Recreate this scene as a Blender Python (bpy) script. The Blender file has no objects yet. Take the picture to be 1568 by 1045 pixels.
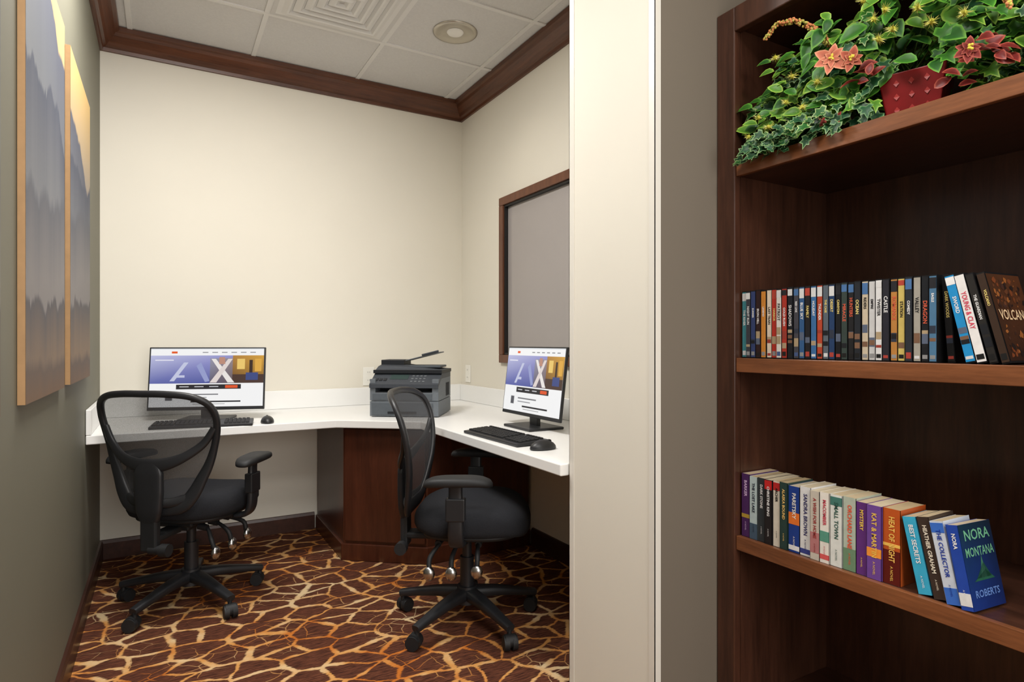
import bpy, bmesh, math, random
from mathutils import Vector, Matrix, noise
random.seed(7)
sc = bpy.context.scene
try:
    sc.view_settings.view_transform = 'Standard'
    sc.view_settings.look = 'None'
    sc.view_settings.exposure = 0.0
except Exception: pass

def lin(c):
    o=[]
    for v in c[:3]:
        v=v/255.0
        o.append(v/12.92 if v<=0.04045 else ((v+0.055)/1.055)**2.4)
    return (o[0],o[1],o[2],1.0)

# ------------------------------------------------------------------ materials
def base_mat(name):
    m=bpy.data.materials.new(name); m.use_nodes=True
    nt=m.node_tree; b=nt.nodes['Principled BSDF']
    return m,nt,b
def N(nt,t,**kw):
    n=nt.nodes.new(t)
    for k,v in kw.items(): setattr(n,k,v)
    return n
def math_n(nt,op,a,b=None,c=None,clamp=False):
    n=N(nt,'ShaderNodeMath',operation=op); n.use_clamp=clamp
    for i,x in enumerate((a,b,c)):
        if x is None: continue
        if isinstance(x,(int,float)): n.inputs[i].default_value=x
        else: nt.links.new(x,n.inputs[i])
    return n.outputs[0]
def mixc(nt,f,a,b,blend='MIX'):
    n=N(nt,'ShaderNodeMix',data_type='RGBA',blend_type=blend)
    if isinstance(f,(int,float)): n.inputs[0].default_value=f
    else: nt.links.new(f,n.inputs[0])
    for i,x in ((6,a),(7,b)):
        if isinstance(x,tuple): n.inputs[i].default_value=x
        else: nt.links.new(x,n.inputs[i])
    return n.outputs[2]
def noise_n(nt,scale,detail=2,vec=None,rough=0.5):
    n=N(nt,'ShaderNodeTexNoise'); n.inputs['Scale'].default_value=scale; n.inputs['Detail'].default_value=detail
    n.inputs['Roughness'].default_value=rough
    if vec is not None: nt.links.new(vec,n.inputs['Vector'])
    return n.outputs[0]
def objvec(nt,scale=(1,1,1),loc=(0,0,0)):
    tc=N(nt,'ShaderNodeTexCoord'); mp=N(nt,'ShaderNodeMapping')
    mp.inputs['Scale'].default_value=scale; mp.inputs['Location'].default_value=loc
    nt.links.new(tc.outputs['Object'],mp.inputs['Vector'])
    return mp.outputs[0]
def simple(name,rgb,rough=0.5,metal=0.0,var=0.06,nscale=30,bump=0.0,spec=0.5):
    m,nt,b=base_mat(name)
    c=lin(rgb); v=objvec(nt); n=noise_n(nt,nscale,3,v)
    c2=tuple(x*(1-var*2) for x in c[:3])+(1,)
    c1=tuple(min(1,x*(1+var)) for x in c[:3])+(1,)
    nt.links.new(mixc(nt,n,c1,c2),b.inputs['Base Color'])
    b.inputs['Roughness'].default_value=rough; b.inputs['Metallic'].default_value=metal
    b.inputs['Specular IOR Level'].default_value=spec
    if bump>0:
        bp=N(nt,'ShaderNodeBump'); bp.inputs['Strength'].default_value=bump; bp.inputs['Distance'].default_value=0.003
        nt.links.new(n,bp.inputs['Height']); nt.links.new(bp.outputs[0],b.inputs['Normal'])
    return m
def vcol(name,rough=0.5,spec=0.4,emit=0):
    m,nt,b=base_mat(name)
    a=N(nt,'ShaderNodeAttribute',attribute_name='Col')
    n=noise_n(nt,60,2,objvec(nt))
    f=math_n(nt,'MULTIPLY_ADD',n,0.25,0.87)
    hs=N(nt,'ShaderNodeHueSaturation'); nt.links.new(a.outputs['Color'],hs.inputs['Color']); nt.links.new(f,hs.inputs['Value'])
    if emit:
        nt.links.new(a.outputs['Color'],b.inputs['Emission Color']); b.inputs['Emission Strength'].default_value=emit
        b.inputs['Base Color'].default_value=(0.01,0.01,0.01,1)
    else: nt.links.new(hs.outputs[0],b.inputs['Base Color'])
    b.inputs['Roughness'].default_value=rough; b.inputs['Specular IOR Level'].default_value=spec
    return m
def wood(name,dark,light,axis='Z',rough=0.35,sc_=1.0):
    m,nt,b=base_mat(name)
    s={'X':(1.2,14,14),'Y':(14,1.2,14),'Z':(14,14,1.2)}[axis]
    v=objvec(nt,tuple(k*sc_ for k in s))
    n1=noise_n(nt,2.0,5,v,0.6); n2=noise_n(nt,9.0,4,v,0.7)
    f=math_n(nt,'MULTIPLY_ADD',n2,0.45,math_n(nt,'MULTIPLY',n1,0.6))
    r=N(nt,'ShaderNodeValToRGB'); r.color_ramp.elements[0].position=0.35; r.color_ramp.elements[1].position=0.75
    r.color_ramp.elements[0].color=lin(dark); r.color_ramp.elements[1].color=lin(light)
    nt.links.new(f,r.inputs[0])
    big=noise_n(nt,2.2,3,objvec(nt))
    c=mixc(nt,math_n(nt,'MULTIPLY',big,0.45),r.outputs[0],lin(dark))
    nt.links.new(c,b.inputs['Base Color']); b.inputs['Roughness'].default_value=rough
    return m

M={}
M['cream']=simple('paint_cream',(226,221,208),0.75,var=0.015,nscale=3,bump=0.0,spec=0.25)
M['taupe']=simple('paint_taupe',(114,105,93),0.7,var=0.02,nscale=3,spec=0.3)
M['sage']=simple('paint_sage',(120,118,104),0.6,var=0.02,nscale=3,spec=0.3)
M['white']=simple('laminate_white',(238,238,236),0.35,var=0.01,nscale=8,spec=0.35)
M['guard']=simple('plastic_corner_guard',(224,220,210),0.35,var=0.01)
M['plate']=simple('plastic_plate',(238,236,228),0.35,var=0.01)
M['tbar']=simple('ceiling_grid_metal',(222,221,219),0.5,var=0.01)
M['grout']=simple('dark_slot',(70,70,70),0.8)
M['duct']=simple('diffuser_inner',(206,205,203),0.7,var=0.01)
M['crown']=wood('wood_crown',(66,36,22),(120,72,46),'Y',0.35)
M['crownx']=wood('wood_crown_x',(66,36,22),(120,72,46),'X',0.35)
M['base']=wood('wood_baseboard',(48,27,20),(84,50,38),'Y',0.35)
M['cab']=wood('wood_cabinet',(60,29,18),(92,48,30),'Z',0.3)
M['case']=wood('wood_bookcase',(50,29,21),(94,58,42),'Z',0.3,0.7)
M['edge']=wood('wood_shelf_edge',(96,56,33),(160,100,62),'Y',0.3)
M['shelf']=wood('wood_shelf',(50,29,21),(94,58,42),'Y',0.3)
M['black']=simple('plastic_black',(32,33,36),0.42,var=0.05)
M['blackm']=simple('plastic_black_matte',(24,25,27),0.6,var=0.05)
M['fabric']=simple('fabric_black',(40,41,45),0.95,var=0.2,nscale=250,bump=0.4,spec=0.2)
M['chrome']=simple('metal_satin',(190,190,190),0.25,1.0,var=0.02)
M['vc']=vcol('printed_cover',0.35,0.4)
M['vcm']=vcol('painted_matte',0.55,0.3)
M['screen']=vcol('screen_glow',0.3,0.3,emit=0.95)
M['pane']=simple('window_pane_grey',(164,158,156),0.12,var=0.02,nscale=2)
M['reveal']=simple('window_reveal_black',(28,26,26),0.5)
M['wframe']=wood('wood_window_frame',(86,50,34),(128,82,56),'Z',0.4)

# ceiling tile
m,nt,b=base_mat('ceiling_tile'); v=objvec(nt)
n=noise_n(nt,90,4,v,0.7)
c=mixc(nt,n,lin((220,219,218)),lin((198,197,196))); nt.links.new(c,b.inputs['Base Color'])
b.inputs['Roughness'].default_value=0.9
bp=N(nt,'ShaderNodeBump'); bp.inputs['Strength'].default_value=0.3; bp.inputs['Distance'].default_value=0.002
nt.links.new(n,bp.inputs['Height']); nt.links.new(bp.outputs[0],b.inputs['Normal']); M['tile']=m

# carpet
m,nt,b=base_mat('carpet_giraffe'); v=objvec(nt)
nd=N(nt,'ShaderNodeTexNoise'); nd.inputs['Scale'].default_value=4.5; nd.inputs['Detail'].default_value=4
nt.links.new(v,nd.inputs['Vector'])
va=N(nt,'ShaderNodeVectorMath',operation='MULTIPLY_ADD'); nt.links.new(nd.outputs['Color'],va.inputs[0])
va.inputs[1].default_value=(0.10,0.10,0); nt.links.new(v,va.inputs[2])
def vor(scale,rot):
    mp=N(nt,'ShaderNodeMapping'); mp.inputs['Scale'].default_value=scale; mp.inputs['Rotation'].default_value=(0,0,rot)
    nt.links.new(va.outputs[0],mp.inputs['Vector'])
    vo=N(nt,'ShaderNodeTexVoronoi',feature='DISTANCE_TO_EDGE',voronoi_dimensions='2D'); vo.inputs['Scale'].default_value=1.0
    vo.inputs['Randomness'].default_value=1.0
    nt.links.new(mp.outputs[0],vo.inputs['Vector']); return vo.outputs['Distance']
d1=vor((7.0,9.8,1),0.35); d2=vor((11.0,14.0,1),-0.5)
wn=noise_n(nt,8,3,v)
fib=noise_n(nt,1.0,3,objvec(nt,(18,160,1)),0.7)
fine=noise_n(nt,420,2,v)
th=math_n(nt,'MULTIPLY_ADD',wn,0.24,-0.045)
th=math_n(nt,'MULTIPLY_ADD',fib,0.16,math_n(nt,'SUBTRACT',th,0.075))
mask1=math_n(nt,'MULTIPLY',math_n(nt,'SUBTRACT',th,d1),26,clamp=True)
bigm=noise_n(nt,3.2,2,objvec(nt,(1,1,1),(9,2,0)))
th2=math_n(nt,'MULTIPLY_ADD',bigm,0.5,-0.245)
mask2=math_n(nt,'MULTIPLY',math_n(nt,'SUBTRACT',math_n(nt,'MINIMUM',th2,0.035),d2),26,clamp=True)
mask=math_n(nt,'MAXIMUM',mask1,math_n(nt,'MULTIPLY',mask2,0.85))
cn=noise_n(nt,2.6,2,objvec(nt,(1,1,1),(3,5,0)))
cr=N(nt,'ShaderNodeValToRGB'); e=cr.color_ramp.elements
e[0].position=0.40; e[0].color=lin((204,118,48)); e[1].position=0.62; e[1].color=lin((228,200,156))
x=e.new(0.50); x.color=lin((220,160,92))
nt.links.new(math_n(nt,'MULTIPLY_ADD',wn,0.5,math_n(nt,'MULTIPLY',cn,0.5)),cr.inputs[0])
br=N(nt,'ShaderNodeValToRGB'); e=br.color_ramp.elements
e[0].position=0.32; e[0].color=lin((48,27,24)); e[1].position=0.72; e[1].color=lin((128,78,56))
nt.links.new(fib,br.inputs[0])
c=mixc(nt,mask,br.outputs[0],cr.outputs[0])
c=mixc(nt,0.35,c,mixc(nt,fine,(0.25,0.25,0.25,1),(1,1,1,1)),'MULTIPLY')
nt.links.new(c,b.inputs['Base Color']); b.inputs['Roughness'].default_value=1.0; b.inputs['Specular IOR Level'].default_value=0.1
bp=N(nt,'ShaderNodeBump'); bp.inputs['Strength'].default_value=0.5; bp.inputs['Distance'].default_value=0.004
nt.links.new(fine,bp.inputs['Height']); nt.links.new(bp.outputs[0],b.inputs['Normal']); M['carpet']=m

# mesh fabric (fine woven net, partly see-through)
m,nt,b=base_mat('mesh_fabric'); b.inputs['Base Color'].default_value=lin((74,74,76)); b.inputs['Roughness'].default_value=0.7
tr=N(nt,'ShaderNodeBsdfTransparent'); mx=N(nt,'ShaderNodeMixShader')
nn=noise_n(nt,500,1,objvec(nt)); nt.links.new(math_n(nt,'MULTIPLY_ADD',nn,0.3,0.52),mx.inputs[0])
nt.links.new(tr.outputs[0],mx.inputs[1]); nt.links.new(b.outputs[0],mx.inputs[2])
nt.links.new(mx.outputs[0],nt.nodes['Material Output'].inputs['Surface']); M['mesh']=m

# canvas art (misty mountains)
m,nt,b=base_mat('canvas_print_mountains'); v=objvec(nt)
sp=N(nt,'ShaderNodeSeparateXYZ'); nt.links.new(v,sp.inputs[0]); Yc,Zc=sp.outputs[1],sp.outputs[2]
def ridge(scale,off,amp,bz,slope,jag):
    cb=N(nt,'ShaderNodeCombineXYZ'); nt.links.new(Yc,cb.inputs[0]); cb.inputs[1].default_value=off
    a=noise_n(nt,scale,8,cb.outputs[0],jag)
    h=math_n(nt,'MULTIPLY_ADD',a,amp,bz-amp*0.5)
    h=math_n(nt,'ADD',h,math_n(nt,'MULTIPLY',math_n(nt,'SUBTRACT',Yc,2.1),slope))
    return h
def mr(x,a,b_,c0=0.0,c1=1.0):
    n=N(nt,'ShaderNodeMapRange'); nt.links.new(x,n.inputs[0]); n.inputs[1].default_value=a;n.inputs[2].default_value=b_;n.inputs[3].default_value=c0;n.inputs[4].default_value=c1
    return n.outputs[0]
sky=mixc(nt,mr(Zc,1.75,2.15),lin((150,142,134)),lin((206,172,112)))
col=sky
for (s,o,amp,bz,sl,jag,top,bot,fade,soft) in [
    (2.0,1.0,0.34,2.16,-0.36,0.6,(78,82,98),(118,122,128),0.40,60),
    (3.0,4.0,0.55,1.84,-0.05,0.62,(66,72,90),(128,130,134),0.38,60),
    (4.0,9.0,0.36,1.58,0.1,0.65,(82,86,98),(134,130,130),0.26,25),
    (6.0,13.0,0.30,1.28,0.05,0.66,(78,78,86),(142,120,98),0.22,60),
    (7.0,21.0,0.14,1.12,0.0,0.6,(94,84,80),(124,98,76),0.12,30)]:
    h=ridge(s,o,amp,bz,sl,jag)
    d=math_n(nt,'SUBTRACT',h,Zc)
    mk=math_n(nt,'MULTIPLY',d,soft,clamp=True)
    lc=mixc(nt,mr(d,0.0,fade),lin(top),lin(bot))
    col=mixc(nt,mk,col,lc)
nt.links.new(col,b.inputs['Base Color']); b.inputs['Roughness'].default_value=0.7; M['art']=m
M['artedge']=simple('canvas_edge_tan',(178,140,96),0.6,var=0.1)

# ------------------------------------------------------------------ mesh builder
class MB:
    def __init__(s): s.v=[];s.f=[];s.mi=[];s.c=[];s.sm=[]
    def poly(s,pts,mat=0,col=(128,128,128),T=None,smooth=False,cols=None):
        i0=len(s.v)
        for p in pts:
            p=Vector(p); s.v.append(T@p if T is not None else p)
        s.f.append(list(range(i0,i0+len(pts)))); s.mi.append(mat)
        s.c.append([lin(c) for c in cols] if cols else [lin(col)]*len(pts)); s.sm.append(smooth)
    def raw(s,verts,faces,mat=0,col=(128,128,128),T=None,smooth=False,vcols=None):
        i0=len(s.v); L=lin(col)
        for p in verts:
            p=Vector(p); s.v.append(T@p if T is not None else p)
        for f in faces:
            s.f.append([i+i0 for i in f]); s.mi.append(mat); s.sm.append(smooth)
            s.c.append([lin(vcols[i]) for i in f] if vcols else [L]*len(f))
    def box(s,a,b,mat=0,col=(128,128,128),T=None,taper=None):
        x0,y0,z0=a;x1,y1,z1=b
        V=[(x0,y0,z0),(x1,y0,z0),(x1,y1,z0),(x0,y1,z0),(x0,y0,z1),(x1,y0,z1),(x1,y1,z1),(x0,y1,z1)]
        if taper:
            cx,cy=(x0+x1)/2,(y0+y1)/2
            V=[(cx+(p[0]-cx)*taper,cy+(p[1]-cy)*taper,p[2]) if p[2]==z1 else p for p in V]
        s.raw(V,[(0,3,2,1),(4,5,6,7),(0,1,5,4),(1,2,6,5),(2,3,7,6),(3,0,4,7)],mat,col,T)
    def prism(s,poly,z0,z1,mat=0,col=(128,128,128),T=None):
        n=len(poly)
        V=[(p[0],p[1],z0) for p in poly]+[(p[0],p[1],z1) for p in poly]
        F=[tuple(reversed(range(n))),tuple(range(n,2*n))]+[(i,(i+1)%n,n+(i+1)%n,n+i) for i in range(n)]
        s.raw(V,F,mat,col,T)
    def cyl(s,p0,p1,r0,r1=None,n=20,mat=0,col=(128,128,128),T=None,smooth=True):
        r1=r0 if r1 is None else r1
        p0=Vector(p0);p1=Vector(p1);d=(p1-p0).normalized()
        u=d.orthogonal().normalized();w=d.cross(u)
        V=[];F=[]
        for p,r in ((p0,r0),(p1,r1)):
            for i in range(n):
                a=2*math.pi*i/n; V.append(p+u*math.cos(a)*r+w*math.sin(a)*r)
        side=[(i,(i+1)%n,n+(i+1)%n,n+i) for i in range(n)]
        s.raw(V,side,mat,col,T,smooth)
        s.raw(V[:n],[tuple(reversed(range(n)))],mat,col,T); s.raw(V[n:],[tuple(range(n))],mat,col,T)
    def ell(s,c,r,mat=0,col=(128,128,128),T=None,nu=16,nv=10,zmin=None):
        V=[];F=[]
        for j in range(nv+1):
            ph=-math.pi/2+math.pi*j/nv
            for i in range(nu):
                a=2*math.pi*i/nu
                z=c[2]+r[2]*math.sin(ph)
                if zmin is not None: z=max(z,zmin)
                V.append((c[0]+r[0]*math.cos(ph)*math.cos(a),c[1]+r[1]*math.cos(ph)*math.sin(a),z))
        for j in range(nv):
            for i in range(nu):
                F.append((j*nu+i,j*nu+(i+1)%nu,(j+1)*nu+(i+1)%nu,(j+1)*nu+i))
        s.raw(V,F,mat,col,T,True)
    def sweep(s,pts,ra,rb=None,up=(0,0,1),sub=6,n=12,mat=0,col=(128,128,128),T=None,closed=False,power=2.0):
        P=[Vector(p) for p in pts]; k=len(P)
        if not isinstance(ra,(list,tuple)): ra=[ra]*k
        rb=ra if rb is None else rb
        if not isinstance(rb,(list,tuple)): rb=[rb]*k
        C=[];A=[];B=[]
        seg=k if closed else k-1
        for i in range(seg):
            if closed: q=[P[(i-1)%k],P[i],P[(i+1)%k],P[(i+2)%k]]
            else: q=[P[max(i-1,0)],P[i],P[i+1],P[min(i+2,k-1)]]
            for j in range(sub):
                t=j/sub
                C.append(0.5*((2*q[1])+(q[2]-q[0])*t+(2*q[0]-5*q[1]+4*q[2]-q[3])*t*t+(-q[0]+3*q[1]-3*q[2]+q[3])*t**3))
                i2=(i+1)%k
                A.append(ra[i]*(1-t)+ra[i2]*t);B.append(rb[i]*(1-t)+rb[i2]*t)
        if not closed: C.append(P[-1]);A.append(ra[-1]);B.append(rb[-1])
        m_=len(C);V=[];F=[];U=Vector(up)
        for i in range(m_):
            if closed: d=C[(i+1)%m_]-C[(i-1)%m_]
            else: d=C[min(i+1,m_-1)]-C[max(i-1,0)]
            d.normalize(); sd=d.cross(U)
            if sd.length<1e-3: sd=d.cross(Vector((0.3,0.9,0.1)))
            sd.normalize(); o=sd.cross(d)
            for j in range(n):
                a=2*math.pi*j/n; ca,sa=math.cos(a),math.sin(a)
                if power!=2.0:
                    ca=math.copysign(abs(ca)**(2/power),ca);sa=math.copysign(abs(sa)**(2/power),sa)
                V.append(C[i]+sd*ca*A[i]+o*sa*B[i])
        for i in range(m_ if closed else m_-1):
            i2=(i+1)%m_
            for j in range(n):
                F.append((i*n+j,i*n+(j+1)%n,i2*n+(j+1)%n,i2*n+j))
        s.raw(V,F,mat,col,T,True)
        if not closed:
            s.raw(V[:n],[tuple(reversed(range(n)))],mat,col,T);s.raw(V[-n:],[tuple(range(n))],mat,col,T)
    def cushion(s,cx,cy,a,b,layers,n=3.0,mat=0,col=(128,128,128),T=None,seg=40,zf=None):
        V=[];F=[]
        for (z,k) in layers:
            for i in range(seg):
                t=2*math.pi*i/seg;ca,sa=math.cos(t),math.sin(t)
                x=math.copysign(abs(ca)**(2/n),ca)*a*k;y=math.copysign(abs(sa)**(2/n),sa)*b*k
                V.append((cx+x,cy+y,z+(zf(x,y,z) if zf else 0)))
        L=len(layers)
        for j in range(L-1):
            for i in range(seg):
                F.append((j*seg+i,j*seg+(i+1)%seg,(j+1)*seg+(i+1)%seg,(j+1)*seg+i))
        F.append(tuple(reversed(range(seg))));F.append(tuple(range((L-1)*seg,L*seg)))
        s.raw(V,F,mat,col,T,True)
    def text(s,txt,size,origin,right,up,mat=0,col=(255,255,255),maxlen=None,bold=0.0,T=None,center=False):
        cu=bpy.data.curves.new('t','FONT');cu.body=txt;cu.size=size;cu.resolution_u=2
        cu.align_x='CENTER' if center else 'LEFT'; cu.align_y='CENTER'
        if bold: cu.offset=bold
        ob=bpy.data.objects.new('t',cu);sc.collection.objects.link(ob)
        dg=bpy.context.evaluated_depsgraph_get();dg.update()
        me=bpy.data.meshes.new_from_object(ob.evaluated_get(dg))
        R=Vector(right).normalized();U=Vector(up).normalized();O=Vector(origin)
        k=1.0
        if maxlen and len(me.vertices):
            xs=[v.co.x for v in me.vertices];w=max(xs)-min(xs)
            if w>maxlen:k=maxlen/w
        V=[O+R*v.co.x*k+U*v.co.y for v in me.vertices];F=[tuple(p.vertices) for p in me.polygons]
        if V: s.raw(V,F,mat,col,T)
        bpy.data.objects.remove(ob);bpy.data.curves.remove(cu);bpy.data.meshes.remove(me)
    def build(s,name,mats,parent=None,bevel=0,loc=None,rotz=0,bseg=2):
        me=bpy.data.meshes.new(name);me.from_pydata([tuple(v) for v in s.v],[],s.f)
        for m_ in mats: me.materials.append(m_)
        ca=me.color_attributes.new('Col','FLOAT_COLOR','CORNER')
        k=0
        for i,p in enumerate(me.polygons):
            p.material_index=s.mi[i];p.use_smooth=s.sm[i]
            for c in s.c[i]:
                ca.data[k].color=c;k+=1
        me.update()
        ob=bpy.data.objects.new(name,me);sc.collection.objects.link(ob)
        if parent: ob.parent=parent
        if loc: ob.location=loc
        ob.rotation_euler[2]=rotz
        if bevel:
            md=ob.modifiers.new('bevel','BEVEL');md.width=bevel;md.segments=bseg;md.limit_method='ANGLE';md.angle_limit=math.radians(40)
        return ob
def empty(name,loc=(0,0,0),rotz=0):
    e=bpy.data.objects.new(name,None);sc.collection.objects.link(e);e.location=loc;e.rotation_euler[2]=rotz;e.empty_display_size=0.1
    return e

# ------------------------------------------------------------------ constants
H=1.16
XL,XR,YB,ZC=-0.293,1.837,3.91,2.838
XP,YP0,YP1=1.172,1.25,1.651
XLR=1.875; YR=-2.6

# ---- room shell
b_=MB();b_.box((XL-0.1,YR-0.1,-0.06),(XLR+0.1,YB+0.1,0.0));b_.build('floor',[M['carpet']])
b_=MB();b_.box((XL-0.1,YR-0.1,ZC),(XLR+0.1,YB+0.1,ZC+0.06));b_.build('ceiling',[M['tile']])
b_=MB();b_.box((XL-0.1,YR,0),(XL,YB,ZC));b_.build('wall_left',[M['sage']])
b_=MB();b_.box((XL-0.1,YB,0),(XLR+0.1,YB+0.1,ZC));b_.build('wall_back',[M['cream']])
b_=MB();b_.box((XL-0.1,YR-0.1,0),(XLR+0.1,YR,ZC));b_.build('wall_rear',[M['cream']])
WY0,WY1,WZ0,WZ1=2.15,3.275,1.085,2.01
b_=MB()
b_.box((XR,YP1,0),(XR+0.12,YB,WZ0));b_.box((XR,YP1,WZ1),(XR+0.12,YB,ZC))
b_.box((XR,YP1,WZ0),(XR+0.12,WY0,WZ1));b_.box((XR,WY1,WZ0),(XR+0.12,YB,WZ1))
b_.build('wall_right',[M['cream']])
b_=MB()
V=[(XP,YP0,0),(XR+0.12,YP0,0),(XR+0.12,YP1,0),(XP,YP1,0),(XP,YP0,ZC),(XR+0.12,YP0,ZC),(XR+0.12,YP1,ZC),(XP,YP1,ZC)]
b_.raw(V,[(0,1,5,4)],1);b_.raw(V,[(2,3,7,6),(3,0,4,7),(0,3,2,1),(4,5,6,7),(1,2,6,5)],0)
b_.build('wall_partition',[M['cream'],M['taupe']])
b_=MB();b_.box((XLR,YR,0),(XLR+0.1,YP0,ZC));b_.build('wall_lobby',[M['taupe']])
b_=MB()
for (x0,y0,x1,y1) in [(XP-0.002,YP0-0.002,XP-0.0,YP0+0.022),(XP-0.002,YP0-0.002,XP+0.020,YP0),
                      (XP-0.002,YP1-0.024,XP,YP1+0.002),(XP-0.002,YP1,XP+0.020,YP1+0.002)]:
    b_.box((x0,y0,0.0),(x1,y1,ZC-0.002))
b_.build('trim_1',[M['guard']])
prof=[(0,-0.115),(0.014,-0.115),(0.017,-0.098),(0.030,-0.092),(0.040,-0.075),(0.066,-0.045),(0.074,-0.030),(0.090,-0.026),(0.092,-0.004),(0,-0.004)]
def run(name,prof,path,inward,mats,z):
    mb=MB();n=len(prof)
    for i in range(len(path)-1):
        V=[]
        for k in (i,i+1):
            for (o,dz) in prof: V.append((path[k][0]+inward[k][0]*o,path[k][1]+inward[k][1]*o,z+dz))
        F=[(j,(j+1)%n,n+(j+1)%n,n+j) for j in range(n)]
        mb.raw(V,F,1 if abs(path[i][1]-path[i+1][1])<1e-3 else 0)
        mb.raw(V[:n],[tuple(range(n))],0);mb.raw(V[n:],[tuple(reversed(range(n)))],0)
    return mb.build(name,mats)
run('trim_2',prof,[(XL,YR),(XL,YB),(XR,YB),(XR,YP1)],[(1,0),(1,-1),(-1,-1),(-1,0)],[M['crown'],M['crownx']],ZC)
bprof=[(0,0.0),(0.016,0.0),(0.016,0.085),(0.010,0.1),(0,0.102)]
run('baseboard_left',bprof,[(XL,YR),(XL,YB)],[(1,0),(1,-1)],[M['base'],M['base']],0)
run('baseboard_back',bprof,[(XL,YB),(0.82,YB)],[(1,-1),(0,-1)],[M['base'],M['base']],0)
run('baseboard_right',bprof,[(XR,2.95),(XR,YP1),(XP+0.03,YP1)],[(-1,0),(-1,1),(0,1)],[M['base'],M['base']],0)
# ceiling grid
b_=MB()
gx=[-0.154,0.456,1.066,1.676]; gy=[3.295-0.61*i for i in range(10)]
for x in gx:
    if x<XR: b_.box((x-0.012,YR,ZC-0.006),(x+0.012,YB-0.09,ZC+0.001))
for y in gy:
    b_.box((XL+0.09,y-0.012,ZC-0.0065),(XR-0.09,y+0.012,ZC+0.001))
b_.build('ceiling_grid',[M['tbar']])
# air diffuser
b_=MB();cx,cy=0.761,2.99
def ring(mb,cx,cy,r0,z0,r1,z1,mat=0):
    a=[(cx-r0,cy-r0,z0),(cx+r0,cy-r0,z0),(cx+r0,cy+r0,z0),(cx-r0,cy+r0,z0)]
    c=[(cx-r1,cy-r1,z1),(cx+r1,cy-r1,z1),(cx+r1,cy+r1,z1),(cx-r1,cy+r1,z1)]
    mb.raw(a+c,[(i,(i+1)%4,4+(i+1)%4,4+i) for i in range(4)],mat)
b_.box((cx-0.29,cy-0.29,ZC-0.009),(cx+0.29,cy+0.29,ZC-0.001),1)
ring(b_,cx,cy,0.293,ZC-0.007,0.245,ZC-0.011)
for k in range(5):
    r=0.245-k*0.047
    ring(b_,cx,cy,r,ZC-0.011,r-0.022,ZC-0.022);ring(b_,cx,cy,r-0.022,ZC-0.022,r-0.032,ZC-0.020);ring(b_,cx,cy,r-0.032,ZC-0.020,r-0.046,ZC-0.010,1)
b_.build('ceiling_air_vent',[M['tbar'],M['duct']])
# recessed downlight
e=empty('recessed_downlight',(1.366,2.99,ZC))
b_=MB();n=40
def lathe(mb,prof,mat=0,n=40,T=None,col=(128,128,128)):
    V=[];F=[]
    for (r,z) in prof:
        for i in range(n):
            a=2*math.pi*i/n;V.append((r*math.cos(a),r*math.sin(a),z))
    for j in range(len(prof)-1):
        for i in range(n): F.append((j*n+i,j*n+(i+1)%n,(j+1)*n+(i+1)%n,(j+1)*n+i))
    mb.raw(V,F,mat,col,T,True)
lathe(b_,[(0.120,-0.001),(0.119,-0.007),(0.108,-0.010),(0.098,-0.009),(0.080,-0.003),(0.055,-0.0015),(0.0,-0.0015)],0)
b_.build('reflector',[simple('reflector_satin',(190,184,172),0.3,0.6,var=0.02)],e)
b_=MB();lathe(b_,[(0.045,-0.003),(0.040,-0.010),(0.03,-0.014),(0.0,-0.016)],0)
mL,nt,bb=base_mat('lamp_glass');bb.inputs['Base Color'].default_value=lin((190,184,172));bb.inputs['Emission Color'].default_value=(1,0.93,0.8,1);bb.inputs['Emission Strength'].default_value=0.15
b_.build('lamp',[mL],e)

# ---- window in right wall
e=empty('window_1')
b_=MB();fw=0.05
y0,y1,z0,z1=WY0-fw,WY1+fw,WZ0-fw,WZ1+fw
xa,xb=XR-0.022,XR-0.0005
b_.box((xa,y0,z0),(xb,y1,WZ0));b_.box((xa,y0,WZ1),(xb,y1,z1));b_.box((xa,y0,WZ0),(xb,WY0,WZ1));b_.box((xa,WY1,WZ0),(xb,y1,WZ1))
b_.build('window_frame',[M['wframe']],e,bevel=0.004)
b_=MB();g=0.0015;t=0.012
b_.box((XR-0.01,WY0+g,WZ0+g),(XR+0.1,WY0+t,WZ1-g));b_.box((XR-0.01,WY1-t,WZ0+g),(XR+0.1,WY1-g,WZ1-g))
b_.box((XR-0.01,WY0+t,WZ0+g),(XR+0.1,WY1-t,WZ0+t));b_.box((XR-0.01,WY0+t,WZ1-t),(XR+0.1,WY1-t,WZ1-g))
b_.build('window_reveal',[M['reveal']],e)
b_=MB();b_.box((XR+0.012,WY0+t,WZ0+t),(XR+0.018,WY1-t,WZ1-t));b_.build('window_pane',[M['pane']],e)

# ---- outlets
def outlet(loc,rz):
    e=empty('wall_outlet',loc,rz)
    b_=MB();b_.box((-0.038,-0.006,-0.06),(0.038,-0.0005,0.06));b_.build('plate',[M['plate']],e,bevel=0.003)
    b_=MB()
    for s in (-1,1):
        b_.box((-0.017,-0.008,s*0.026-0.014),(0.017,-0.005,s*0.026+0.014))
        for q in (-1,1): b_.box((q*0.006-0.001,-0.0085,s*0.026-0.004),(q*0.006+0.001,-0.007,s*0.026+0.005),1)
    b_.build('sockets',[M['plate'],M['grout']],e)
outlet((1.165,YB,0.94),0); outlet((XR,3.80,0.945),-math.pi/2)

# ---- canvases
for (ya,yb) in [(0.88,1.53),(1.783,2.425),(2.567,3.208)]:
    b_=MB();b_.box((XL+0.001,ya,1.015),(XL+0.016,yb,2.185),1)
    b_.poly([(XL+0.0165,ya,1.015),(XL+0.0165,yb,1.015),(XL+0.0165,yb,2.185),(XL+0.0165,ya,2.185)],0)
    b_.build('canvas_wall_art',[M['art'],M['artedge']])

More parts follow.
